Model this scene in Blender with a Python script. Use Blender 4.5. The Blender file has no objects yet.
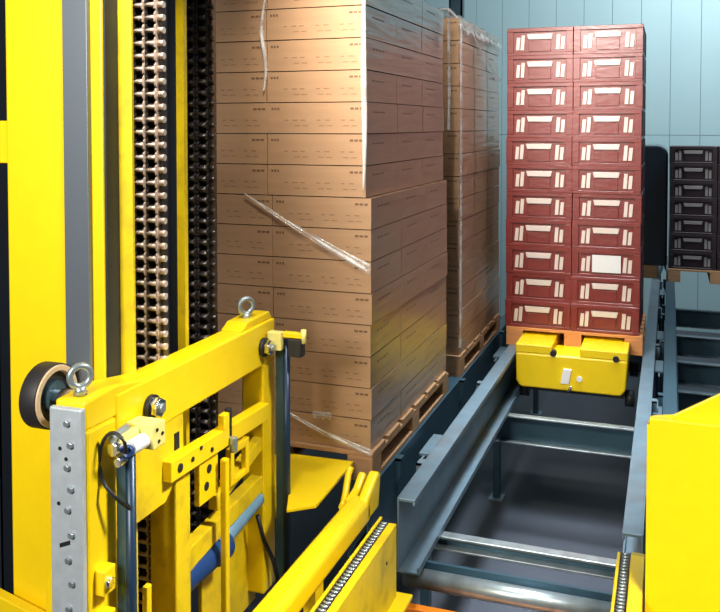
import bpy, bmesh, math, random
from mathutils import Vector, Matrix
random.seed(7)
S = bpy.context.scene
C = S.collection
PI = math.pi

# ------------------------------------------------------------------ materials
def new_mat(name):
    m = bpy.data.materials.new(name); m.use_nodes = True
    nt = m.node_tree
    return m, nt, nt.nodes['Principled BSDF']

def mat(name, col, rough=.5, metal=0., var=.12, scale=8., coat=0., coat_rough=.2, bump=0., stretch=(1, 1, 1), dirt=None, dirt_amt=.5):
    m, nt, b = new_mat(name)
    N, L = nt.nodes, nt.links
    tc = N.new('ShaderNodeTexCoord'); mp = N.new('ShaderNodeMapping'); mp.inputs['Scale'].default_value = stretch
    L.new(tc.outputs['Object'], mp.inputs['Vector'])
    nz = N.new('ShaderNodeTexNoise'); nz.inputs['Scale'].default_value = scale; nz.inputs['Detail'].default_value = 5
    L.new(mp.outputs[0], nz.inputs['Vector'])
    mx = N.new('ShaderNodeMix'); mx.data_type = 'RGBA'
    mx.inputs['A'].default_value = tuple(c * (1 - var) for c in col) + (1,)
    mx.inputs['B'].default_value = tuple(min(1, c * (1 + var)) for c in col) + (1,)
    L.new(nz.outputs['Fac'], mx.inputs['Factor'])
    out = mx.outputs['Result']
    if dirt:
        n2 = N.new('ShaderNodeTexNoise'); n2.inputs['Scale'].default_value = scale * .6; n2.inputs['Detail'].default_value = 8
        L.new(mp.outputs[0], n2.inputs['Vector'])
        cr = N.new('ShaderNodeValToRGB'); cr.color_ramp.elements[0].position = .5; cr.color_ramp.elements[1].position = .72
        cr.color_ramp.elements[1].color = (dirt_amt,) * 3 + (1,)
        L.new(n2.outputs['Fac'], cr.inputs['Fac'])
        m2 = N.new('ShaderNodeMix'); m2.data_type = 'RGBA'; m2.inputs['B'].default_value = tuple(dirt) + (1,)
        L.new(out, m2.inputs['A']); L.new(cr.outputs['Color'], m2.inputs['Factor']); out = m2.outputs['Result']
    L.new(out, b.inputs['Base Color'])
    b.inputs['Roughness'].default_value = rough; b.inputs['Metallic'].default_value = metal
    b.inputs['Coat Weight'].default_value = coat; b.inputs['Coat Roughness'].default_value = coat_rough
    if bump:
        bp = N.new('ShaderNodeBump'); bp.inputs['Strength'].default_value = bump; bp.inputs['Distance'].default_value = .01
        L.new(nz.outputs['Fac'], bp.inputs['Height']); L.new(bp.outputs[0], b.inputs['Normal'])
    return m

def film_coat(m, rot, scale, strength, dist=.02):
    """crinkles of tightly stretched film lying over a surface: only the clear coat is rippled"""
    nt = m.node_tree; N, L = nt.nodes, nt.links; b = N['Principled BSDF']
    g = N.new('ShaderNodeNewGeometry')
    mp = N.new('ShaderNodeMapping'); mp.inputs['Rotation'].default_value = rot; mp.inputs['Scale'].default_value = scale
    L.new(g.outputs['Position'], mp.inputs['Vector'])
    nz = N.new('ShaderNodeTexNoise'); nz.inputs['Scale'].default_value = 1; nz.inputs['Detail'].default_value = 4
    L.new(mp.outputs[0], nz.inputs['Vector'])
    bp = N.new('ShaderNodeBump'); bp.inputs['Strength'].default_value = strength; bp.inputs['Distance'].default_value = dist
    L.new(nz.outputs['Fac'], bp.inputs['Height']); L.new(bp.outputs[0], b.inputs['Coat Normal'])

M = {}
M['yellow'] = mat('yellow_paint', (.93, .655, .003), .38, var=.06, scale=14, coat=.25, coat_rough=.25)
M['yellow_worn'] = mat('worn_yellow_paint', (.80, .58, .006), .45, var=.12, scale=16, dirt=(.30, .19, .02), dirt_amt=.5)
M['guide'] = mat('grey_guide_strip', (.17, .20, .24), .38, .5, var=.1, scale=5, stretch=(1, 1, .2))
M['near_black'] = mat('dark_parts_and_shade', (.012, .018, .028), .5)  # dark parts, and the painted shade on the mast column's side
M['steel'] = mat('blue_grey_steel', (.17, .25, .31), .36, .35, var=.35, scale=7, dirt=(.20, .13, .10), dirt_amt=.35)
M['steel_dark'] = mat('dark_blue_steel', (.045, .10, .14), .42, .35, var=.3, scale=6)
M['galv'] = mat('galvanised_steel', (.42, .49, .52), .34, .7, var=.3, scale=16, dirt=(.2, .2, .2), dirt_amt=.4)
M['plate'] = mat('spangled_zinc_plate', (.50, .56, .61), .5, .35, var=.2, scale=30)
M['navy'] = mat('dark_navy_steel', (.012, .035, .075), .35, .2)
M['chrome'] = mat('bright_steel', (.75, .76, .78), .2, 1, var=.05)
M['chain'] = mat('lit_oiled_chain_steel', (.74, .60, .50), .38, .35, var=.2, scale=30)  # chain steel lightened to carry the light on the near chain
M['chain_dark'] = mat('dark_oiled_chain_and_shade', (.10, .085, .08), .4, .8, var=.3, scale=30)  # dark chain steel and fittings, also the shaded plates of the links
M['black'] = mat('black_plastic', (.012, .013, .016), .45)
M['hole'] = mat('dark_hole', (.006, .006, .006), .9)
M['rubber'] = mat('black_rubber_tread', (.018, .016, .018), .55)
M['tan'] = mat('tan_polyurethane', (.62, .47, .29), .5)
M['blue'] = mat('blue_enamel', (.01, .05, .19), .35)
M['paleblue'] = mat('pale_blue_rod', (.22, .42, .60), .35, .3)
M['white'] = mat('white_plastic', (.85, .85, .85), .4)
M['cream'] = mat('pale_yellow_bracket', (.80, .72, .22), .4)
M['orange'] = mat('orange_rack_paint', (.85, .22, .01), .42)
M['wood'] = mat('raw_pallet_wood', (.42, .23, .11), .7, var=.3, scale=10, stretch=(.6, 4, 4))
M['wood_orange_lit'] = mat('orange_lit_pallet_wood', (.72, .30, .10), .65, var=.2, scale=10, stretch=(.6, 4, 4))  # orange light on the shuttle's pallet mixed into the wood colour
M['wood_pale'] = mat('pale_pallet_wood', (.62, .36, .19), .7, var=.2, scale=10, stretch=(.6, 4, 4))
M['card'] = mat('kraft_cardboard', (.42, .25, .138), .55, var=.2, scale=3, stretch=(1, 1, 9), coat=.85, coat_rough=.12)
film_coat(M['card'], (.75, 0, 0), (5, 3.0, 34), .35)
M['print'] = mat('brown_carton_print', (.16, .085, .045), .6)
M['print_faint'] = mat('faint_carton_print', (.25, .14, .07), .6)
M['red'] = mat('red_brown_crate_plastic', (.215, .021, .016), .4, var=.18, coat=.6, coat_rough=.3)
film_coat(M['red'], (0, .5, 0), (16, 6, 40), .25)
M['darkcrate'] = mat('dark_crate_plastic', (.035, .022, .030), .45, var=.2)
M['mark'] = mat('pinkish_white_marking', (.80, .68, .62), .5, var=.08)
M['mark_grey'] = mat('grey_white_marking', (.42, .40, .42), .5)
M['paper'] = mat('white_paper_label', (.86, .86, .86), .6, var=.03)
M['floor'] = mat('dark_concrete', (.055, .062, .08), .5, var=.35, scale=1.3, bump=.05)
M['wrap'] = mat('dark_blue_wrapped_film', (.010, .024, .038), .3, var=.3, coat=.6, coat_rough=.25)

def film_material():
    m, nt, b = new_mat('clear_stretch_film')
    b.inputs['Base Color'].default_value = (.93, .95, .97, 1); b.inputs['Roughness'].default_value = .25
    b.inputs['Coat Weight'].default_value = .6; b.inputs['Coat Roughness'].default_value = .1
    N, L = nt.nodes, nt.links
    tc = N.new('ShaderNodeTexCoord'); nz = N.new('ShaderNodeTexNoise'); nz.inputs['Scale'].default_value = 9; nz.inputs['Detail'].default_value = 5
    L.new(tc.outputs['Object'], nz.inputs['Vector'])
    mr = N.new('ShaderNodeMapRange'); mr.inputs['From Min'].default_value = .35; mr.inputs['From Max'].default_value = .7
    mr.inputs['To Min'].default_value = .10; mr.inputs['To Max'].default_value = .62
    L.new(nz.outputs['Fac'], mr.inputs['Value']); L.new(mr.outputs[0], b.inputs['Alpha'])
    return m
M['film'] = film_material()

def wall_material():
    m, nt, b = new_mat('pale_teal_wall_panels')
    N, L = nt.nodes, nt.links
    tc = N.new('ShaderNodeTexCoord'); sx = N.new('ShaderNodeSeparateXYZ'); L.new(tc.outputs['Object'], sx.inputs[0])
    nz = N.new('ShaderNodeTexNoise'); nz.inputs['Scale'].default_value = 1.2
    L.new(tc.outputs['Object'], nz.inputs['Vector'])
    mx = N.new('ShaderNodeMix'); mx.data_type = 'RGBA'
    mx.inputs['A'].default_value = (.30, .47, .52, 1); mx.inputs['B'].default_value = (.38, .56, .60, 1)
    L.new(nz.outputs['Fac'], mx.inputs['Factor']); L.new(mx.outputs['Result'], b.inputs['Base Color'])
    b.inputs['Roughness'].default_value = .55
    return m
M['wall'] = wall_material()
M['wall_dark'] = mat('dark_hall_wall', (.03, .035, .05), .7, scale=2)

# ------------------------------------------------------------------ mesh builder
class MB:
    def __init__(s):
        s.bm = bmesh.new(); s.mats = []
    def _mi(s, m):
        m = M[m]
        if m not in s.mats: s.mats.append(m)
        return s.mats.index(m)
    def _fin(s, verts, m, rot=None, at=None):
        if rot is not None: bmesh.ops.transform(s.bm, matrix=rot, verts=verts)
        if at is not None: bmesh.ops.translate(s.bm, vec=at, verts=verts)
        i = s._mi(m)
        for f in {f for v in verts for f in v.link_faces}: f.material_index = i
        return s
    def box(s, x0, x1, y0, y1, z0, z1, m):
        vs = [s.bm.verts.new(p) for p in ((x0, y0, z0), (x1, y0, z0), (x1, y1, z0), (x0, y1, z0), (x0, y0, z1), (x1, y0, z1), (x1, y1, z1), (x0, y1, z1))]
        i = s._mi(m)
        for q in ((3, 2, 1, 0), (4, 5, 6, 7), (0, 1, 5, 4), (1, 2, 6, 5), (2, 3, 7, 6), (3, 0, 4, 7)):
            s.bm.faces.new([vs[k] for k in q]).material_index = i
        return s
    def prism(s, pts, axis, a, b, m):
        """polygon pts (2-D) extruded along axis from a to b. axis x: pts are (y,z); y: (x,z); z: (x,y)"""
        def P(p, t): return {'x': (t, p[0], p[1]), 'y': (p[0], t, p[1]), 'z': (p[0], p[1], t)}[axis]
        lo = [s.bm.verts.new(P(p, a)) for p in pts]; hi = [s.bm.verts.new(P(p, b)) for p in pts]
        i = s._mi(m); n = len(pts); fs = []
        fs.append(s.bm.faces.new(lo)); fs.append(s.bm.faces.new(hi[::-1]))
        for k in range(n): fs.append(s.bm.faces.new([lo[k], hi[k], hi[(k + 1) % n], lo[(k + 1) % n]]))
        for f in fs: f.material_index = i
        bmesh.ops.recalc_face_normals(s.bm, faces=fs)
        return s
    def cyl(s, p0, p1, r, m, seg=20, r2=None):
        p0, p1 = Vector(p0), Vector(p1); d = p1 - p0
        g = bmesh.ops.create_cone(s.bm, cap_ends=True, segments=seg, radius1=r, radius2=r if r2 is None else r2, depth=d.length)
        R = d.to_track_quat('Z', 'Y').to_matrix().to_4x4()
        s._fin(g['verts'], m, R, (p0 + p1) / 2)
        for f in {f for v in g['verts'] for f in v.link_faces}: f.smooth = len(f.verts) == 4
        return s
    def ring(s, c, axis, ro, ri, w, m, seg=32):
        """flat annulus (washer) of outer/inner radius, width w along axis"""
        ax = Vector(axis).normalized(); R = ax.to_track_quat('Z', 'Y').to_matrix(); c = Vector(c); i = s._mi(m)
        V = []
        for k in range(seg):
            a = 2 * PI * k / seg; u = R @ Vector((math.cos(a), math.sin(a), 0))
            V.append([s.bm.verts.new(c + u * r + ax * z) for r, z in ((ri, -w / 2), (ro, -w / 2), (ro, w / 2), (ri, w / 2))])
        for k in range(seg):
            A, B = V[k], V[(k + 1) % seg]
            for j in range(4):
                f = s.bm.faces.new([A[j], B[j], B[(j + 1) % 4], A[(j + 1) % 4]]); f.material_index = i; f.smooth = j in (1, 3)
        return s
    def torus(s, c, axis, R0, r, m, seg=24, sides=10):
        ax = Vector(axis).normalized(); Q = ax.to_track_quat('Z', 'Y').to_matrix(); c = Vector(c); i = s._mi(m); V = []
        for k in range(seg):
            a = 2 * PI * k / seg; u = Q @ Vector((math.cos(a), math.sin(a), 0))
            V.append([s.bm.verts.new(c + u * (R0 + r * math.cos(t)) + ax * r * math.sin(t)) for t in [2 * PI * j / sides for j in range(sides)]])
        for k in range(seg):
            for j in range(sides):
                f = s.bm.faces.new([V[k][j], V[(k + 1) % seg][j], V[(k + 1) % seg][(j + 1) % sides], V[k][(j + 1) % sides]])
                f.material_index = i; f.smooth = True
        return s
    def tube(s, pts, r, m, sides=8):
        """smooth tube through points"""
        P = [Vector(p) for p in pts]; i = s._mi(m); V = []
        for k, p in enumerate(P):
            t = (P[min(k + 1, len(P) - 1)] - P[max(k - 1, 0)]).normalized()
            Q = t.to_track_quat('Z', 'Y').to_matrix()
            V.append([s.bm.verts.new(p + Q @ Vector((r * math.cos(a), r * math.sin(a), 0))) for a in [2 * PI * j / sides for j in range(sides)]])
        for k in range(len(P) - 1):
            for j in range(sides):
                f = s.bm.faces.new([V[k][j], V[k][(j + 1) % sides], V[k + 1][(j + 1) % sides], V[k + 1][j]]); f.material_index = i; f.smooth = True
        s.bm.faces.new(V[0][::-1]).material_index = i; s.bm.faces.new(V[-1]).material_index = i
        return s
    def sheet(s, fn, nu, nv, m):
        """grid surface from fn(u,v)"""
        i = s._mi(m)
        V = [[s.bm.verts.new(fn(a / nu, b / nv)) for b in range(nv + 1)] for a in range(nu + 1)]
        for a in range(nu):
            for b in range(nv):
                f = s.bm.faces.new([V[a][b], V[a + 1][b], V[a + 1][b + 1], V[a][b + 1]]); f.material_index = i; f.smooth = True
        return s
    def build(s, name, parent=None, bevel=0, seg=2, origin=None, solid=0, local=False):
        """origin: world point of the object's own origin; mesh coordinates are given in world space unless local"""
        bmesh.ops.recalc_face_normals(s.bm, faces=s.bm.faces) if not solid else None
        if parent is not None and not local: off = world_loc(parent)
        elif parent is None and not local:
            if origin is None:
                xs = [v.co for v in s.bm.verts]
                origin = ((min(v.x for v in xs) + max(v.x for v in xs)) / 2, (min(v.y for v in xs) + max(v.y for v in xs)) / 2, min(v.z for v in xs))
            off = Vector(origin)
        else: off = Vector((0, 0, 0))
        bmesh.ops.translate(s.bm, vec=-off, verts=s.bm.verts)
        me = bpy.data.meshes.new(name); s.bm.to_mesh(me); s.bm.free()
        for m in s.mats: me.materials.append(m)
        o = bpy.data.objects.new(name, me); C.objects.link(o)
        if parent is not None: o.parent = parent
        else: o.location = off
        if solid:
            md = o.modifiers.new('thickness', 'SOLIDIFY'); md.thickness = solid
        if bevel:
            md = o.modifiers.new('bevel', 'BEVEL'); md.width = bevel; md.segments = seg; md.limit_method = 'ANGLE'; md.angle_limit = .6
        return o

def world_loc(o):
    v = Vector((0, 0, 0))
    while o is not None: v += Vector(o.location); o = o.parent
    return v
def tag(o, label, cat, group=None, kind=None):
    o['label'] = label; o['category'] = cat
    if group: o['group'] = group
    if kind: o['kind'] = kind
    return o
def thing(name, loc, label, cat, group=None):
    o = bpy.data.objects.new(name, None); C.objects.link(o); o.location = loc; o.empty_display_size = .1
    return tag(o, label, cat, group)
def dup(root, loc, label=None, group=None):
    r = root.copy(); C.objects.link(r); r.location = loc
    if label: r['label'] = label
    if group: r['group'] = group
    for ch in list(root.children):
        c = ch.copy(); C.objects.link(c); c.parent = r
        for g in list(ch.children):
            d = g.copy(); C.objects.link(d); d.parent = c
    return r
def structure(o):
    o['kind'] = 'structure'; return o

# ------------------------------------------------------------------ the hall
structure(MB().box(-8, 5, -4, 13, -.1, 0, 'floor').build('floor'))
def back_wall():
    b = MB(); x = -8
    b.box(-8, 5, 13.05, 13.2, 0, 7, 'wall')
    while x < 5:                                    # upright cladding panels with narrow joints
        b.box(x + .002, x + .398, 13.0, 13.06, 0, 2.78, 'wall'); b.box(x + .002, x + .398, 13.0, 13.06, 2.785, 7, 'wall'); x += .4
    return b.build('wall_back', bevel=.004)
structure(back_wall())
structure(MB().box(-8.15, -8, -4, 13.2, 0, 7, 'wall_dark').build('wall_left'))

ordinals = ['first', 'second', 'third', 'fourth', 'fifth', 'sixth', 'seventh', 'eighth', 'ninth', 'tenth', 'eleventh', 'twelfth', 'thirteenth', 'fourteenth', 'fifteenth']

# ------------------------------------------------------------------ rack lanes: rails, crossbeams, posts
def rail(xw, side, y0, y1, label, m='steel'):
    """channel rail; xw is its outer web, side +1 opens to the right"""
    t = thing('rack_rail', (xw, y0, .85), label, 'rail', 'steel rails of the storage lanes')
    X = lambda d: xw + side * d
    def bx(d0, d1, z0, z1): b.box(min(X(d0), X(d1)), max(X(d0), X(d1)), y0, y1, z0, z1, m)
    b = MB(); bx(0, .008, .85, 1.2); b.build('web', t)
    b = MB(); bx(.008, .085, 1.186, 1.2); bx(.074, .085, 1.17, 1.186); b.build('top_flange', t, .002)
    b = MB(); bx(.008, .105, .85, .862); bx(.095, .105, .862, .885); b.build('running_flange', t, .002)
    y = y0 + .42
    while y < y1:
        b = MB(); b.prism([(X(0), 1.2), (X(-.03), 1.2), (X(-.03), 1.12), (X(0), 1.05)], 'y', y, y + .012, m); b.box(min(X(-.03), X(0)), max(X(-.03), X(0)), y, y + .07, 1.19, 1.2, m); b.build('joint_bracket', t); y += 1.45
    return t
rail(-1.17, 1, 3.76, 12, 'left rail of the empty middle lane, just right of the carton load')
rail(-.085, -1, 3.76, 12, 'right rail of the empty middle lane, beside the yellow guard panel')
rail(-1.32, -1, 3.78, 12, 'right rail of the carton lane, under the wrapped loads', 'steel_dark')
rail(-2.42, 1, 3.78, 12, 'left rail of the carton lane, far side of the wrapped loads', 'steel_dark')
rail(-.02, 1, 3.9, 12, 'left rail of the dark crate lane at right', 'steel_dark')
rail(1.08, -1, 3.9, 12, 'far right rail of the dark crate lane', 'steel_dark')

def crossbeam(x0, x1, y, ztop, h, label, m='galv'):
    t = thing('rack_crossbeam', ((x0 + x1) / 2, y, ztop - h), label, 'crossbeam', 'crossbeams between the lane rails')
    MB().box(x0, x1, y + .05, y + .062, ztop - h, ztop - .012, 'steel_dark').build('web', t)
    MB().box(x0, x1, y, y + .062, ztop - .014, ztop, m).build('top_flange', t, .003)
    MB().box(x0, x1, y, y + .062, ztop - h - .012, ztop - h, m).build('bottom_flange', t, .003)
    for x in (x0, x1 - .012): MB().box(x, x + .012, y - .005, y + .07, ztop - h - .02, ztop, 'steel').build('end_plate', t)
    return t
B0, B1 = -1.168, -.088
crossbeam(B0, B1, 4.17, .848, .06, 'thin front crossbeam of the middle lane, over the round bar')
crossbeam(B0, B1, 6.1, .848, .19, 'deep crossbeam of the middle lane in front of the shuttle')
crossbeam(B0, B1, 8.2, .848, .19, 'crossbeam of the middle lane under the red crates')
for i, y in enumerate((6.3, 7.1, 8.0, 9.0, 10.3)):
    crossbeam(-.018, 1.078, y, .848, .19, ('crossbeam of the dark crate lane, ' + ordinals[i] + ' behind the yellow guard') if i else 'crossbeam of the dark crate lane, nearest behind the yellow guard', 'steel')
t = thing('front_bar', (-.63, 3.83, .74), 'rounded shiny steel bar across the front of the middle lane', 'bar')
MB().cyl((B0 + .005, 3.86, .785), (B1 - .005, 3.86, .785), .045, 'galv', 28).build('bar', t)
MB().box(B0 + .005, B1 - .005, 3.905, 3.925, .72, .845, 'steel_dark').build('backing_strip', t)
MB().box(-1.16, -.1, 3.74, 3.79, .62, .70, 'orange').build('rack_beam', None, .004)
tag(bpy.data.objects['rack_beam'], 'orange rack beam below the front bar of the middle lane', 'beam')

def upright(x, y, label, h=1.12, w=.05):
    t = thing('rack_post', (x, y, 0), label, 'post', 'short posts carrying the lane rails')
    MB().box(x - w / 2, x + w / 2, y, y + .07, 0, h, 'steel_dark').build('post', t, .004)
    MB().box(x - w / 2 - .03, x + w / 2 + .03, y - .03, y + .10, 0, .012, 'steel').build('base_plate', t)
    MB().box(x - .028, x + .028, y - .01, y + .30, h, h + .012, 'steel').prism([(y - .01, h), (y - .10, h), (y - .01, h - .12)], 'x', x - .006, x + .006, 'steel').build('head_plate', t)
for i, y in enumerate((4.6, 5.6, 6.6, 7.6, 8.6, 9.6)):
    upright(-.0525, y, '%s short post from the front in the gap right of the middle lane' % ordinals[i])
for i, y in enumerate((4.5, 6.6, 8.7)):
    upright(-1.245, y, '%s short post from the front in the gap left of the middle lane' % ordinals[i])
def tall(x, y, label, m, h=6):
    t = thing('rack_upright', (x, y, 0), label, 'rack upright', 'tall rack uprights')
    MB().box(x - .06, x + .06, y, y + .015, 0, h, m).box(x - .06, x - .045, y, y + .09, 0, h, m).box(x + .045, x + .06, y, y + .09, 0, h, m).build('column', t)
    MB().box(x - .1, x + .1, y - .05, y + .14, 0, .012, 'steel').build('base_plate', t)
    return t
tall(-1.80, 7.5, 'tall dark blue upright rising behind the two carton loads', 'steel_dark')
for i, (x, y) in enumerate(((-3.55, 3.9), (-4.1, 4.6), (-5.2, 5.6))):
    t = tall(x, y, ['dark rack upright left of the mast, nearest of three', 'dark rack upright left of the mast, middle of three', 'dark rack upright left of the mast, farthest of three'][i], 'near_black')
    for z in (.5, 1.5, 2.4, 3.3): MB().box(x + .062, x + .42, y, y + .06, z, z + .09, 'steel_dark' if z != 2.4 else 'orange').build('shelf_arm', t)

# ------------------------------------------------------------------ pallets
def pallet(x0, x1, y0, y1, label, m, mb=None):
    mb = mb or m
    t = thing('wooden_pallet', ((x0 + x1) / 2, (y0 + y1) / 2, 1.2), label, 'pallet', 'wooden pallets under the loads')
    z = 1.2; n = 6; w = (y1 - y0) / n
    for i in range(n):                                # deck boards run across
        MB().box(x0, x1, y0 + i * w + .0, y0 + i * w + w * .82, z + .122, z + .144, m).build('deck_board', t, .003)
    bw = .13
    for x in (x0, (x0 + x1 - bw) / 2, x1 - bw):
        MB().box(x, x + bw, y0, y1, z + .10, z + .122, m).build('stringer_board', t, .002)
        MB().box(x, x + bw, y0, y1, z, z + .02, m).build('bottom_board', t, .002)
        for y in (y0, (y0 + y1 - .14) / 2, y1 - .14):
            MB().box(x, x + bw, y, y + .14, z + .02, z + .10, mb).build('block', t, .003)
    return t

# ------------------------------------------------------------------ cartons
CW, CD, CH = .525, .5, .1545
def make_carton():
    b = MB(); g = .0015
    b.box(-CW / 2 + g, CW / 2 - g, -CD / 2 + g, CD / 2 - g, 0, CH - .0045, 'card')
    yf = -CD / 2 + g - .0006
    def mark(x0, x1, z0, z1, m='print'): b.box(x0, x1, yf, yf + .001, z0, z1, m)
    for k in range(3):                               # illegible short words at both ends, faint text lines between
        mark(-CW / 2 + .02 + k * .016, -CW / 2 + .031 + k * .016, .115, .127)
        mark(CW / 2 - .085 + k * .024, CW / 2 - .066 + k * .024, .115, .126)
    for k in range(9):
        x = -.17 + k * .043
        if k not in (3, 6): mark(x, x + random.uniform(.018, .036), .062, .067, 'print_faint')
        if k % 3: mark(x + .01, x + .04, .035, .039, 'print_faint')
    xf = CW / 2 - g
    for k in range(4): b.box(xf - .0005, xf + .0006, -.15 + k * .05, -.115 + k * .05, .10, .108, 'print')
    return b.build('carton', local=True, bevel=.005, seg=2)
def carton_label(load, where, layer): return 'kraft carton in the %s load, %s, %s layer from the top' % (load, where, ordinals[layer])
XR, YF, Z0 = -1.345, 3.9, 1.344
carton0 = None
def place_carton(x, y, z, label, group):
    global carton0
    if carton0 is None:
        o = carton0 = make_carton(); 
    else:
        o = carton0.copy(); C.objects.link(o)
    o.location = (x, y, z); tag(o, label, 'carton', group)
    return o
NL = 15
for n in range(NL):
    sx = (-.026 if n >= 8 else 0) + random.uniform(-.004, .004)
    for cx, cy, where in ((-1.5, 0, 'front left column'), (-.5, 0, 'front right corner column'), (-.5, 1, 'middle of its right side'), (-.5, 2, 'rear of its right side')):
        place_carton(XR + cx * CW + sx + random.uniform(-.002, .002), YF + .25 + cy * CD + random.uniform(-.002, .002), Z0 + n * CH,
                     carton_label('near', where, NL - 1 - n), 'cartons of the near wrapped load')
pallet(XR - 2 * CW - .02, XR + .012, YF - .02, YF + 1.5, 'brown wooden pallet under the near carton load', 'wood')
YF2 = 5.75
for n in range(NL):
    sx = random.uniform(-.006, .006) - (.01 if n >= 11 else 0)
    for cy, where in ((0, 'front right corner column'), (1, 'middle of its right side'), (2, 'rear of its right side')):
        place_carton(XR - .5 * CW + sx, YF2 + .25 + cy * (CD - .02), Z0 + n * CH - .0, carton_label('second', where, NL - 1 - n), 'cartons of the second wrapped load')
pallet(XR - 2 * CW - .02, XR + .012, YF2 - .02, YF2 + 1.46, 'brown wooden pallet under the second carton load, half hidden', 'wood')

# stretch film: loose folds and torn tails that catch the light
t = thing('stretch_film', (XR - CW, YF - .01, Z0), 'clear stretch film tails and folds on the near carton load', 'stretch film')
def band(p0, p1, w0, w1, sag=.01, up=(0, 0, 1), out=(0, -1, 0), gather=.006):
    p0, p1, up, out = Vector(p0), Vector(p1), Vector(up), Vector(out)
    def fn(u, v):
        w = w0 + (w1 - w0) * u
        return p0.lerp(p1, u) + up * ((v - .5) * w - sag * math.sin(u * PI)) + out * (.006 + gather * (.5 + .5 * math.sin(v * 11 + u * 6)))
    return fn
MB().sheet(band((-2.02, 3.89, 2.585), (-1.345, 3.89, 2.235), .006, .055, .012), 40, 8, 'film').build('film_band', t, solid=.0008)
MB().sheet(band((-1.80, 3.89, 1.50), (-1.335, 3.885, 1.345), .01, .035, .01), 30, 6, 'film').build('film_band', t, solid=.0008)
def patch(u, v): return Vector((-1.60 + .10 * (u - .5), 3.888 - .012 * math.sin(u * PI) * math.sin(v * PI), 1.497 + .035 * (v - .5)))
MB().sheet(patch, 12, 6, 'film').build('film_wrinkle', t, solid=.0008)
def fold(x, z0, z1, w, amp, y=3.888, ph=0):
    def fn(u, v):
        z = z0 + (z1 - z0) * u
        return Vector((x + amp * math.sin(u * 7 + ph) + (v - .5) * w * (.4 + .6 * math.sin(u * PI)), y - .010 * math.sin(v * PI), z))
    return fn
MB().sheet(fold(-1.91, 3.10, 3.55, .022, .012), 40, 4, 'film').build('film_fold', t, solid=.0008)
MB().sheet(fold(-1.380, 2.62, 3.62, .03, .003), 40, 4, 'film').build('film_fold', t, solid=.0008)  # fold also stands for the bright highlight down the front corner
def sidefold(y, z0, z1, w, amp, x=XR, ph=0):
    def fn(u, v):
        z = z0 + (z1 - z0) * u
        return Vector((x + .004 + .012 * math.sin(v * PI), y + amp * math.sin(u * 5 + ph) + (v - .5) * w, z))
    return fn
MB().sheet(sidefold(5.40, 2.9, 3.66, .05, .01), 40, 4, 'film').build('film_fold', t, solid=.0008)
t = thing('stretch_film', (XR, YF2 + .7, Z0 + NL * CH), 'crumpled clear film bunched on top of the second carton load', 'stretch film')
def hood(u, v):
    y = YF2 + .02 + 1.42 * u; x = XR - .50 + .52 * v
    z = Z0 + NL * CH + .012 + .055 * math.sin(v * PI) * (1 - .35 * u) + .022 * math.sin(u * 23 + v * 9) * math.sin(v * PI) + .012 * math.sin(u * 51)
    if v > .8: z -= (v - .8) * .55
    return Vector((x + (.006 * math.sin(u * 40) if v > .7 else 0), y, max(z, Z0 + NL * CH + .004) if v < .93 else z))
MB().sheet(hood, 70, 18, 'film').build('film_hood', t, solid=.0008)
MB().sheet(band((XR + .006, YF2 + .2, 3.62), (XR + .006, YF2 + 1.42, 3.30), .012, .03, .03, (0, 0, 1), (1, 0, 0)), 40, 6, 'film').build('film_band', t, solid=.0008)
MB().sheet(sidefold(YF2 + .01, 1.40, 3.62, .035, .006, XR - .004), 60, 4, 'film').build('film_fold', t, solid=.0008)

# ------------------------------------------------------------------ crates
def crate_parts(t, w, d, h, body, mark, slant=0.):
    """stackable crate: rimmed hollow body with a recessed front, a hand-hold lip and pale markings"""
    b = MB(); x = w / 2; y = d / 2; e = .016
    b.box(-x + .02, x - .02, -y + .018, -y + .026, .018, h - .03, body)                # recessed front panel
    b.box(-x, x, -y, -y + .03, h - .030, h, body)                                      # rim
    b.box(-x, x, -y, -y + .03, 0, .022, body)                                          # foot band
    b.box(-x, -x + .05, -y, -y + .03, .022, h - .03, body); b.box(x - .05, x, -y, -y + .03, .022, h - .03, body)
    b.box(-.085, .085, -y + .008, -y + .02, .030, h * .52, body)                       # raised centre field
    b.box(-x, x, y - .03, y, 0, h, body)
    b.box(-x, -x + .02, -y + .03, y - .03, 0, h, body); b.box(x - .02, x, -y + .03, y - .03, 0, h, body)
    for yy in (-.1, 0, .1): b.box(x - .0, x + .004, yy - .012, yy + .012, .01, h - .01, body); 
    b.box(-x + .02, x - .02, -y + .03, y - .03, 0, .014, body)
    b.build('body', t, .003, 1, local=True)
    b = MB()
    b.prism([(-.09, h * .58), (.09, h * .58), (.10, h * .78), (-.10, h * .78)], 'y', -y + .002, -y + .02, mark)
    b.build('hand_hold', t, .003, 1, local=True)
    for s in (-1, 1):
        b = MB()
        for k in (0, 1):
            c = s * (.135 + .036 * k); z0, z1 = h * .20, h * (.74 if k == 0 else .66)
            b.prism([(c - .013, z0), (c + .013, z0), (c + .013 + slant, z1), (c - .013 + slant, z1)], 'y', -y + .008, -y + .02, mark)
        c = s * .153
        b.prism([(c - .02, h * .3), (c + .02, h * .3), (c + .02, h * .55), (c - .02, h * .55)], 'y', -y + .013, -y + .02, body)
        b.build('side_marking', t, 0, 1, local=True)
RW, RD, RH = .503, .41, .2125
CB = 1.344
crate0 = None
nB = 11
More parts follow.
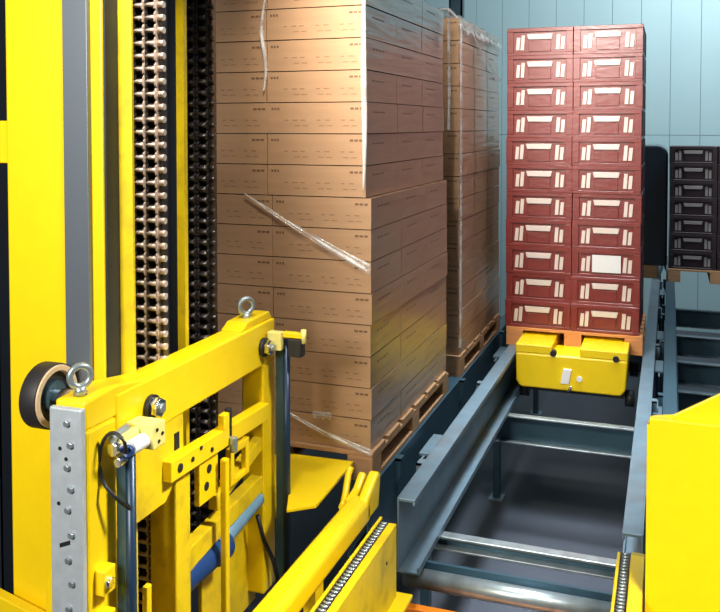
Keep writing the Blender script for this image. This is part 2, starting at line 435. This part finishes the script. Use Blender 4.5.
for col, cx in (('left', -.953), ('right', -.447)):
    for n in range(nB):
        z = CB + n * RH; x = cx + random.uniform(-.004, .004); y = 6.74 + RD / 2 + random.uniform(-.004, .004)
        k = nB - 1 - n
        lab = 'red-brown crate, %s column of the tall stack on the shuttle, %s from the top' % (col, ordinals[k])
        if col == 'right' and k == 8: lab = 'red-brown crate with a white paper label on its front'
        if crate0 is None:
            crate0 = thing('crate', (x, y, z), lab, 'crate', 'red-brown crates on the shuttle'); crate_parts(crate0, RW, RD, RH, 'red', 'mark', .008); r = crate0
        else:
            r = dup(crate0, (x, y, z), lab)
        if col == 'right' and k == 8: tagged = r
MB().box(-.1, .11, -RD / 2 - .003, -RD / 2 + .012, .04, RH * .80, 'paper').build('paper_label', tagged, local=True)
for n in range(nB):
    dup(crate0, (-.445, 6.74 + RD * 1.5 + .02, CB + n * RH), 'red-brown crate behind the right column of the tall stack, %s from the top' % ordinals[nB - 1 - n], 'crates of the hidden rear column')
pallet(-1.195, -.172, 6.725, 7.60, 'orange-lit wooden pallet carried by the yellow shuttle', 'wood_orange_lit')

DH = .193; dark0 = None
for col, cx in (('left', .248), ('right', .742)):
    for n in range(7):
        lab = 'dark crate in the low stack at right, %s column, %s from the top' % (col, ordinals[6 - n])
        if dark0 is None:
            dark0 = thing('crate', (cx, 10.26, CB), lab, 'crate', 'dark crates in the right lane'); crate_parts(dark0, .487, .40, DH, 'darkcrate', 'mark_grey')
        else: dup(dark0, (cx + random.uniform(-.004, .004), 10.26, CB + n * DH), lab)
pallet(.0, .99, 10.05, 10.85, 'pale wooden pallet under the dark crates at right', 'wood_pale')
# shrouded load beyond the red crates
t = thing('wrapped_load', (-.58, 10.65, 1.2), 'dark blue film-wrapped load showing right of the red crates', 'wrapped load')
def shroud(b, x0, x1, y0, y1, z0, z1, r):
    pts = [(x0, z0), (x1, z0), (x1, z1 - r)] + [(x1 - r + r * math.cos(a), z1 - r + r * math.sin(a)) for a in [PI / 2 * k / 6 for k in range(1, 6)]] + [(x1 - r, z1), (x0 + r, z1)] + [(x0 + r - r * math.cos(a), z1 - r + r * math.sin(a)) for a in [PI / 2 * (1 - k / 6) for k in range(1, 6)]] + [(x0, z1 - r)]
    b.prism(pts, 'y', y0, y1, 'wrap')
b = MB(); shroud(b, -1.14, -.012, 10.2, 11.1, 1.344, 2.70, .12); b.build('film_cover', t, .02)
MB().box(-1.12, -.11, 10.2, 11.1, 1.2, 1.344, 'wood').build('pallet', t)

# ------------------------------------------------------------------ shuttle
t = thing('pallet_shuttle', (-.63, 6.4, .864), 'yellow pallet shuttle under the red crates, between the rails', 'shuttle')
b = MB()
b.prism([(-1.03, .975), (-.31, .975), (-.275, 1.02), (-.262, 1.235), (-1.067, 1.235), (-1.062, 1.02)], 'y', 6.40, 6.72, 'yellow'); b.box(-1.05, -.285, 6.72, 7.55, .985, 1.196, 'yellow'); b.build('body', t, .015, 3)
for x0, x1 in ((-1.066, -.80), (-.60, -.263)):
    MB().box(x0, x1, 6.401, 6.72, 1.232, 1.298, 'yellow').box(max(x0, -1.06), min(x1, -.312) if x1 > -.5 else x1, 6.70, 7.53, 1.196, 1.297, 'yellow').build('lifting_deck', t, .008)
for x in (-1.05, -.285):
    for y in (6.55, 7.35): MB().cyl((x, y, .925), (x + .065, y, .925), .06, 'black').build('wheel', t)
MB().box(-.98, -.29, 6.5, 7.5, .93, .99, 'black').build('chassis', t)
MB().prism([(-.735, 1.03), (-.675, 1.03), (-.655, 1.14), (-.715, 1.14)], 'y', 6.388, 6.42, 'white').build('sensor_window', t, .003)
MB().cyl((-.60, 6.388, 1.075), (-.60, 6.43, 1.075), .02, 'white').build('lamp', t)
for x in (-.79, -.345): MB().cyl((x, 6.388, 1.245), (x, 6.45, 1.245), .022, 'black').build('bumper', t)
MB().tube([(-.675, 6.39, .975), (-.665, 6.385, 1.0), (-.66, 6.39, 1.02)], .01, 'chrome').build('tow_eye', t)

# ------------------------------------------------------------------ crane mast
t = thing('crane_mast', (-2.0, 2.6, 0), 'tall yellow crane mast with a grey guide strip at left', 'mast')
H = 5.4
MB().box(-2.19, -1.788, 2.42, 2.50, 0, H, 'yellow').build('column', t, .006)
MB().box(-1.932, -1.833, 2.40, 2.42, 0, H, 'guide').build('guide_strip', t, .002)
MB().box(-1.788, -1.780, 2.428, 2.498, 0, H, 'near_black').build('shaded_side', t)  # dark strip painting the shade on the column's right side
MB().box(-2.0, -1.728, 2.50, 2.515, 0, H, 'yellow_worn').build('rear_flange', t, .003)
MB().box(-1.86, -1.825, 2.995, 3.02, 0, H, 'yellow_worn').box(-1.90, -1.86, 3.0, 3.02, 0, H, 'near_black').build('rear_strip', t)
MB().box(-2.9, -2.19, 2.43, 2.49, 2.795, 2.945, 'yellow').build('side_arm', t, .004)
MB().prism([(-2.9, 1.44), (-1.80, 1.18), (-1.80, 1.03), (-2.9, 1.27)], 'y', 2.36, 2.40, 'yellow').build('side_arm', t, .004)
MB().box(-2.4, -1.7, 2.3, 3.1, 0, .03, 'steel_dark').build('base_plate', t)

# lifting chains: one object per chain, a part per pair of links
def lift_chain(x0, x1, y, z0, z1, pitch, label, m, strands, side=True):
    t = thing('lifting_chain', ((x0 + x1) / 2, y, z0), label, 'chain', 'lifting chains beside the mast')
    w = (x1 - x0) / strands
    proto = None; z = z0; k = 0
    while z < z1:
        if proto is None:
            b = MB()
            for s in range(strands):
                xa = x0 + s * w
                b.cyl((xa + w * .04, y - pitch * .22, z), (xa + w * .80, y - pitch * .22, z), pitch * .17, m, 12)
                b.cyl((xa + w * .22, y, z), (xa + w * .78, y, z), pitch * .30, 'chain_dark', 12)
                for xx, mm in ((xa + w * .02, 'chain_dark'), (xa + w * .78, m)):  # left plates dark, right plates bright: side lighting put into the colours
                    b.prism([(y - pitch * .36, z - pitch * .30), (y - pitch * .36, z + pitch * .30), (y - pitch * .22, z + pitch * .52), (y + pitch * .3, z + pitch * .52), (y + pitch * .3, z - pitch * .48), (y - pitch * .22, z - pitch * .48)], 'x', xx, xx + w * .15, mm)
            if side:                                     # pin ends standing out on the right
                b.cyl((x1, y, z), (x1 + .022, y, z), pitch * .26, m, 12)
            proto = b.build('link', t)
        else:
            o = proto.copy(); C.objects.link(o); o.parent = t; o.location = (0, 0, k * pitch)
        z += pitch; k += 1
    MB().box(x0 + .005, x1 - .005, y + .02, y + .028, z0, z1, 'chain_dark').build('inner_plate', t)
    if side:
        MB().box(x1 + .002, x1 + .012, y - .005, y + .03, z0, z1, 'chain_dark').build('side_plate', t)
    return t
lift_chain(-1.862, -1.760, 2.72, .95, 3.75, .0465, 'bright double lifting chain just right of the yellow mast', 'chain', 2)
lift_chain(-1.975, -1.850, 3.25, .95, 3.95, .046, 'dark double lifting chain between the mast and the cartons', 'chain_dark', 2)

# ------------------------------------------------------------------ lifting carriage
cg = thing('lifting_carriage', (-1.65, 2.8, .75), 'yellow lifting carriage frame in front of the mast, with rods and brackets', 'crane carriage')
FX = -1.65
def part(b, name, bevel=.004, parent=None, label=None):
    o = b.build(name, parent or cg, bevel)
    if label: o['label'] = label
    return o
part(MB().prism([(2.29, 2.07), (3.46, 2.07), (3.46, 1.885), (2.72, 1.885), (2.29, 1.87)], 'x', FX - .11, FX, 'yellow'), 'top_beam', .008)
part(MB().prism([(3.16, 2.07), (3.22, 2.10), (3.43, 2.105), (3.46, 2.07)], 'x', FX - .11, FX - .012, 'yellow'), 'end_cap', .006)
part(MB().prism([(2.14, 2.0), (2.14, 2.09), (2.30, 2.10), (2.50, 2.07), (2.50, 2.0)], 'x', FX - .115, FX - .004, 'yellow'), 'end_cap', .008)
part(MB().prism([(2.29, 1.90), (2.70, 1.90), (2.70, 1.70), (2.58, 1.60), (2.29, 1.60)], 'x', FX - .03, FX - .006, 'yellow_worn'), 'gusset_plate')
part(MB().box(FX - .008, FX - .002, 2.635, 2.665, 1.765, 1.825, 'hole'), 'slot', 0)
near = part(MB().box(FX - .115, FX, 2.14, 2.29, .87, 2.0, 'yellow'), 'near_post', .01)
part(MB().box(FX - .105, FX, 3.34, 3.46, .87, 1.885, 'yellow'), 'far_post', .008)
part(MB().box(FX - .11, FX, 2.635, 2.735, .87, 1.70, 'yellow_worn'), 'middle_post', .006)
part(MB().prism([(2.56, 1.755), (3.34, 1.725), (3.34, 1.655), (2.56, 1.68)], 'x', FX - .02, FX + .03, 'yellow'), 'lower_beam', .004)
part(MB().prism([(2.74, 1.36), (3.34, 1.40), (3.34, 1.33), (2.80, 1.28), (2.74, 1.27)], 'x', FX - .06, FX - .005, 'yellow_worn'), 'lower_beam', .004)
part(MB().prism([(2.95, 1.47), (3.34, 1.57), (3.34, 1.51), (2.95, 1.41)], 'x', FX - .05, FX - .008, 'yellow_worn'), 'lower_beam', .004)
bp = part(MB().box(FX - .012, FX + .012, 2.78, 2.92, 1.50, 1.68, 'yellow'), 'bracket_plate', .003)
for y, z in ((2.83, 1.56), (2.85, 1.62)): part(MB().cyl((FX + .008, y, z), (FX + .014, y, z), .017, 'hole'), 'bolt_hole', 0, bp)
bp = part(MB().box(FX + .0, FX + .025, 3.0, 3.03, 1.49, 1.64, 'yellow').box(FX, FX + .025, 3.13, 3.16, 1.49, 1.64, 'yellow').box(FX, FX + .025, 3.03, 3.13, 1.61, 1.64, 'yellow').box(FX, FX + .025, 3.03, 3.13, 1.49, 1.515, 'yellow'), 'bracket_plate', .003)
for y, z, r in ((2.615, 1.715, .016), (2.70, 1.715, .009), (2.76, 1.735, .008), (2.84, 1.70, .009)):
    part(MB().cyl((FX + .028, y, z), (FX + .034, y, z), r, 'hole'), 'bolt_hole', 0)
part(MB().box(FX + .006, FX + .034, 2.93, 2.975, 1.74, 1.80, 'yellow').cyl((FX + .02, 2.99, 1.70), (FX + .02, 2.99, 1.81), .014, 'black'), 'clamp', .003)
part(MB().cyl((FX + .045, 2.985, 1.64), (FX + .045, 2.985, 1.70), .016, 'galv'), 'nut')
part(MB().box(FX + .03, FX + .058, 2.90, 2.93, .87, 1.64, 'yellow'), 'vertical_bar', .006)
part(MB().box(FX - .10, FX - .08, 2.95, 3.42, .80, 1.22, 'yellow_worn'), 'web_plate')
part(MB().box(FX + .0, FX + .02, 2.42, 2.45, .90, 1.38, 'yellow_worn'), 'spacer_bar')
# zinc plate with bolts on the near post
zp = part(MB().box(FX - .118, FX + .0, 2.115, 2.138, .87, 2.075, 'plate'), 'zinc_plate', .006, None, 'pale grey zinc plate')
zs = [2.03, 1.965, 1.895, 1.83, 1.765, 1.69, 1.61, 1.54, 1.46]
for i, z in enumerate(zs):
    part(MB().cyl((FX - .05 + .012 * (i % 2), 2.117, z), (FX - .05 + .012 * (i % 2), 2.105, z), .011, 'galv', 6), 'bolt', .002, zp)
for dx, z in ((-.078, 1.95), (-.056, 1.92), (-.085, 1.78)): part(MB().cyl((FX + dx, 2.12, z), (FX + dx, 2.113, z), .006, 'hole'), 'bolt_hole', 0, zp)
part(MB().prism([(FX - .082, 1.645), (FX - .045, 1.66), (FX - .045, 1.672), (FX - .082, 1.657)], 'y', 2.112, 2.117, 'hole'), 'slot', 0, zp)
part(MB().prism([(FX - .21, 1.46), (FX - .116, 1.70), (FX - .116, .9), (FX - .21, .9)], 'y', 2.20, 2.22, 'yellow'), 'gusset_plate', .003)
for z in (1.56, 1.40): part(MB().cyl((FX - .145, 2.20, z), (FX - .145, 2.19, z), .010, 'chain_dark', 6), 'bolt', 0)
# clamps low on the near post
for z in (1.52, 1.38):
    o = part(MB().box(FX, FX + .035, 2.17, 2.23, z - .04, z + .04, 'yellow'), 'clamp', .005)
    part(MB().cyl((FX + .034, 2.19, z), (FX + .05, 2.19, z), .018, 'chrome', 6), 'bolt', .002, o)
# wheel running on the guide strip
wh = part(MB().ring((-1.915, 2.292, 2.04), (1, 0, 0), .107, .085, .062, 'rubber', 40), 'guide_wheel', .003)
part(MB().ring((-1.909, 2.292, 2.04), (1, 0, 0), .102, .082, .062, 'tan', 40), 'tyre_rim', .004, wh)
part(MB().cyl((-1.94, 2.292, 2.04), (-1.90, 2.292, 2.04), .083, 'near_black', 36), 'wheel_disc', .003, wh)
part(MB().cyl((-1.90, 2.292, 2.04), (-1.76, 2.292, 2.04), .028, 'chrome', 20).cyl((-1.90, 2.292, 2.04), (-1.885, 2.292, 2.04), .05, 'steel_dark', 24), 'axle', .002, wh)
# eye bolts
for y, x in ((2.19, FX - .06), (3.29, FX - .055)):
    zt = 2.10
    part(MB().torus((x, y, zt + .052), (.8, -.6, 0), .032, .011, 'galv').cyl((x, y, zt - .005), (x, y, zt + .022), .022, 'galv', 16, .015), 'eye_bolt', 0)
# bolts through the beam
for y, z in ((2.477, 1.975), (3.335, 1.968)):
    part(MB().cyl((FX, y, z), (FX + .018, y, z), .041, 'black', 24).cyl((FX + .018, y, z), (FX + .045, y, z), .034, 'chrome', 6).cyl((FX + .045, y, z), (FX + .055, y, z), .016, 'galv', 16), 'hex_bolt', .002)
# upright guide rods
for x, y, zt in ((FX + .065, 2.27, 1.90), (FX + .075, 3.42, 1.99)):
    r = part(MB().cyl((x, y, .87), (x, y, zt), .016, 'navy', 20), 'guide_rod', 0)
    part(MB().box(x - .05, x - .014, y - .006, y + .02, .88, zt - .02, 'steel_dark'), 'rod_rail', .002, r)
# near sensor block with its cable
s = part(MB().box(FX + .005, FX + .11, 2.33, 2.40, 1.89, 1.97, 'cream').box(FX + .03, FX + .06, 2.24, 2.33, 1.885, 1.96, 'cream'), 'sensor_bracket', .004)
for y, z in ((2.35, 1.95), (2.38, 1.93), (2.36, 1.91)): part(MB().cyl((FX + .109, y, z), (FX + .113, y, z), .006, 'hole', 10), 'bolt_hole', 0, s)
part(MB().cyl((FX + .075, 2.25, 1.92), (FX + .075, 2.34, 1.92), .024, 'white', 20).cyl((FX + .075, 2.236, 1.915), (FX + .075, 2.252, 1.915), .019, 'blue', 20), 'sensor_head', .002, s)
part(MB().cyl((FX + .04, 2.21, 1.925), (FX + .04, 2.25, 1.925), .022, 'chrome', 8).cyl((FX + .055, 2.215, 1.885), (FX + .055, 2.26, 1.885), .016, 'chrome', 8).cyl((FX + .03, 2.22, 1.955), (FX + .03, 2.30, 1.965), .014, 'galv', 8), 'cable_gland', .002, s)
cp = [(FX + .075, 2.23, 1.915)]
for k in range(15):
    a = PI * (.25 + 1.15 * k / 14)
    cp.append((FX + .055 + .055 * math.cos(a), 2.20, 1.89 + .095 * math.sin(a)))
cp += [(FX + .045, 2.21, 1.78), (FX + .075, 2.25, 1.73)]
part(MB().tube(cp, .006, 'black'), 'sensor_cable', 0, s)
# far sensor block
s = part(MB().box(FX + .01, FX + .075, 3.36, 3.40, 1.95, 2.03, 'cream').box(FX + .075, FX + .175, 3.38, 3.41, 2.005, 2.03, 'yellow'), 'sensor_bracket', .004)
part(MB().box(FX + .105, FX + .165, 3.37, 3.42, 1.925, 2.003, 'black'), 'sensor_head', .003, s)
part(MB().cyl((FX + .17, 3.39, 1.985), (FX + .17, 3.39, 2.045), .012, 'cream', 10), 'nut', 0, s)
# blue actuator
a = part(MB().cyl((FX - .07, 2.70, 1.22), (FX - .04, 2.99, 1.24), .062, 'blue', 28), 'actuator', .004, None, 'blue actuator cylinder')
part(MB().cyl((FX - .04, 2.99, 1.24), (FX - .03, 3.34, 1.30), .035, 'paleblue', 24), 'actuator_rod', .003, a)
part(MB().cyl((FX - .043, 2.96, 1.238), (FX - .039, 3.03, 1.243), .07, 'blue', 28), 'end_collar', .006, a)
part(MB().tube([(FX - .01, 3.30, 1.24), (FX + .005, 3.33, 1.12), (FX + .03, 3.37, 1.02), (FX + .05, 3.39, .90)], .01, 'black'), 'hose', 0)
# base beams under the platform and the plate in front of the carton pallet
for y in (2.3, 2.95): part(MB().box(-1.80, 1.0, y, y + .12, .75, .868, 'yellow_worn'), 'base_beam')
part(MB().prism([(-1.82, 3.50), (-1.585, 3.465), (-1.51, 3.275), (-1.41, 3.36), (-1.425, 3.862), (-1.82, 3.85)], 'z', 1.285, 1.30, 'yellow'), 'support_plate', .002)
part(MB().box(FX - .1, FX + .0, 3.462, 3.52, 1.16, 1.285, 'yellow_worn'), 'plate_bracket', .002)

# heavy yellow guide beam with two prongs
t = thing('guide_beam', (-1.26, 2.9, .868), 'heavy yellow beam with pronged tip beside the carton pallet', 'beam')
MB().box(-1.325, -1.225, 2.15, 3.56, 1.17, 1.285, 'yellow').build('beam', t, .03, 4)
MB().prism([(3.50, 1.19), (3.50, 1.285), (3.58, 1.32), (3.66, 1.355), (3.69, 1.34), (3.66, 1.19)], 'x', -1.275, -1.225, 'yellow').build('prong', t, .014, 3)
MB().prism([(3.50, 1.19), (3.50, 1.28), (3.60, 1.29), (3.68, 1.335), (3.71, 1.31), (3.66, 1.19)], 'x', -1.332, -1.295, 'yellow').build('prong', t, .012, 3)
MB().tube([(-1.345, 3.50, 1.24), (-1.36, 3.56, 1.23), (-1.372, 3.62, 1.26), (-1.375, 3.66, 1.32), (-1.368, 3.68, 1.35)], .016, 'yellow').build('hook', t)
for y in (2.32, 2.97): MB().box(-1.30, -1.25, y, y + .08, .868, 1.175, 'yellow_worn').build('foot', t)

# chain conveyors aligned with the rails
def chain_mesh(b, x, w, y0, y1, z):
    y = y0
    b.box(x - w * .5, x + w * .5, y0, y1, z - .03, z - .012, 'chain_dark')
    while y < y1:
        b.cyl((x - w * .42, y, z - .006), (x + w * .42, y, z - .006), .0065, 'galv', 8)
        y += .0254
    for s in (-1, 1):
        b.box(x + s * w * .5 - .002, x + s * w * .5 + .002, y0, y1, z - .014, z, 'chain_dark')
t = thing('chain_conveyor', (-1.13, 2.85, .868), 'yellow chain conveyor in line with the left rail of the middle lane', 'conveyor')
MB().box(-1.178, -1.166, 2.15, 3.53, 1.10, 1.212, 'yellow').build('side_lip', t, .003)
b = MB(); chain_mesh(b, -1.147, .034, 2.15, 3.52, 1.205); b.build('chain', t)
MB().box(-1.127, -1.092, 2.15, 3.50, .885, 1.205, 'yellow_worn').cyl((-1.093, 3.36, 1.1), (-1.089, 3.36, 1.1), .008, 'hole').build('side_plate', t, .004)
MB().box(-1.17, -1.127, 2.15, 3.48, .90, 1.17, 'near_black').build('guide_profile', t)
MB().box(-1.127, -1.03, 2.15, 3.54, .868, .885, 'yellow').build('foot_flange', t, .003)
t = thing('chain_conveyor', (-.12, 2.85, .868), 'yellow chain conveyor beside the large yellow guard panel', 'conveyor')
MB().box(-.178, -.166, 2.15, 3.56, 1.10, 1.212, 'yellow').build('side_lip', t, .003)
b = MB(); chain_mesh(b, -.147, .034, 2.15, 3.58, 1.205); b.build('chain', t)
MB().prism([(2.15, .868), (2.15, 1.235), (3.50, 1.235), (3.60, 1.20), (3.60, .868)], 'x', -.124, -.072, 'yellow').build('side_plate', t, .004)
MB().box(-.168, -.124, 2.15, 3.5, .868, 1.17, 'near_black').build('guide_profile', t)

t = thing('guard_panel', (.4, 3.2, .868), 'large bright yellow sheet metal guard at lower right', 'guard')
MB().box(-.056, 1.1, 3.2, 3.23, .868, 1.885, 'yellow').build('front_sheet', t, .004)
MB().prism([(-.05, .868), (-.05, 1.88), (.025, 1.893), (.20, 2.00), (.60, 2.20), (1.1, 2.30), (1.1, .868)], 'y', 3.24, 3.255, 'yellow').build('rear_sheet', t, .003)
MB().box(-.064, -.052, 3.2, 3.25, .868, 1.86, 'yellow').build('edge_flange', t, .003)

# ------------------------------------------------------------------ light
def area(name, loc, target, size, energy, col=(1, 1, 1), sy=None):
    l = bpy.data.lights.new(name, 'AREA'); l.energy = energy; l.color = col; l.size = size
    if sy: l.shape = 'RECTANGLE'; l.size_y = sy
    o = bpy.data.objects.new(name, l); C.objects.link(o); o.location = loc
    o.rotation_euler = (Vector(target) - Vector(loc)).to_track_quat('-Z', 'Y').to_euler()
    return o
l = area('carton_edge_fill', (-1.36, 2.9, 4.15), (-1.24, 3.95, 3.2), .3, 15, (1, .90, .76)); l.data.spread = math.radians(76)  # added light, no fixture: brightens the top right edge of the cartons
l = area('crate_fill', (-.55, 4.6, 4.3), (-.68, 6.7, 3.3), .5, 15, (1, .95, .88)); l.data.spread = math.radians(72)  # unseen fill put in to brighten the red crates and shuttle
area('mast_front_fill', (-2.05, -.9, 3.7), (-1.6, 3.0, 2.1), 1.1, 178, (1, .95, .86))  # added source behind the viewpoint, for the mast front and carton gradient
l = area('carriage_fill', (.6, 2.9, 4.2), (-1.5, 2.5, 1.4), .4, 14, (1, .96, .88)); l.data.spread = math.radians(44)  # extra fill for the right-hand faces of the carriage frame
l = area('guard_fill', (.75, 1.4, 4.3), (.2, 2.9, 1.2), .5, 16, (1, .97, .9)); l.data.spread = math.radians(50)  # fill added to lift the yellow guard panel
l = area('chain_fill', (-1.3, 2.0, 4.7), (-1.85, 2.75, 2.9), .2, 4, (1, .95, .86)); l.data.spread = math.radians(36)  # small added light for the near lifting chain
l = area('rail_fill', (-.62, 5.2, 5.6), (-.62, 5.2, 0), .5, 34, (.86, .95, 1), 2.4); l.data.spread = math.radians(30)  # cool overhead fill added for the rail tops and the pit
area('wall_fill', (.9, 9.5, 6.5), (.6, 13, 3.2), 2.5, 330, (.93, .98, 1), 1.2)  # unseen area light added to brighten the back wall
W = bpy.data.worlds.new('hall_ambient'); S.world = W; W.use_nodes = True
bg = W.node_tree.nodes['Background']; bg.inputs['Color'].default_value = (.55, .72, .90, 1); bg.inputs['Strength'].default_value = .08

# ------------------------------------------------------------------ camera
cam = bpy.data.cameras.new('camera'); co = bpy.data.objects.new('camera', cam); C.objects.link(co)
cam.sensor_width = 36; cam.lens = 36 * 860 / 720
cam.shift_y = -(306 - 155) / 720
co.location = (0, 0, 2.93); co.rotation_euler = (PI / 2 - math.radians(2.0), 0, math.radians(19.8))
cam.clip_start = .05
S.camera = co
S.view_settings.view_transform = 'Standard'; S.view_settings.look = 'None'; S.view_settings.gamma = 1
S.view_settings.use_curve_mapping = False; S.view_settings.exposure = 0
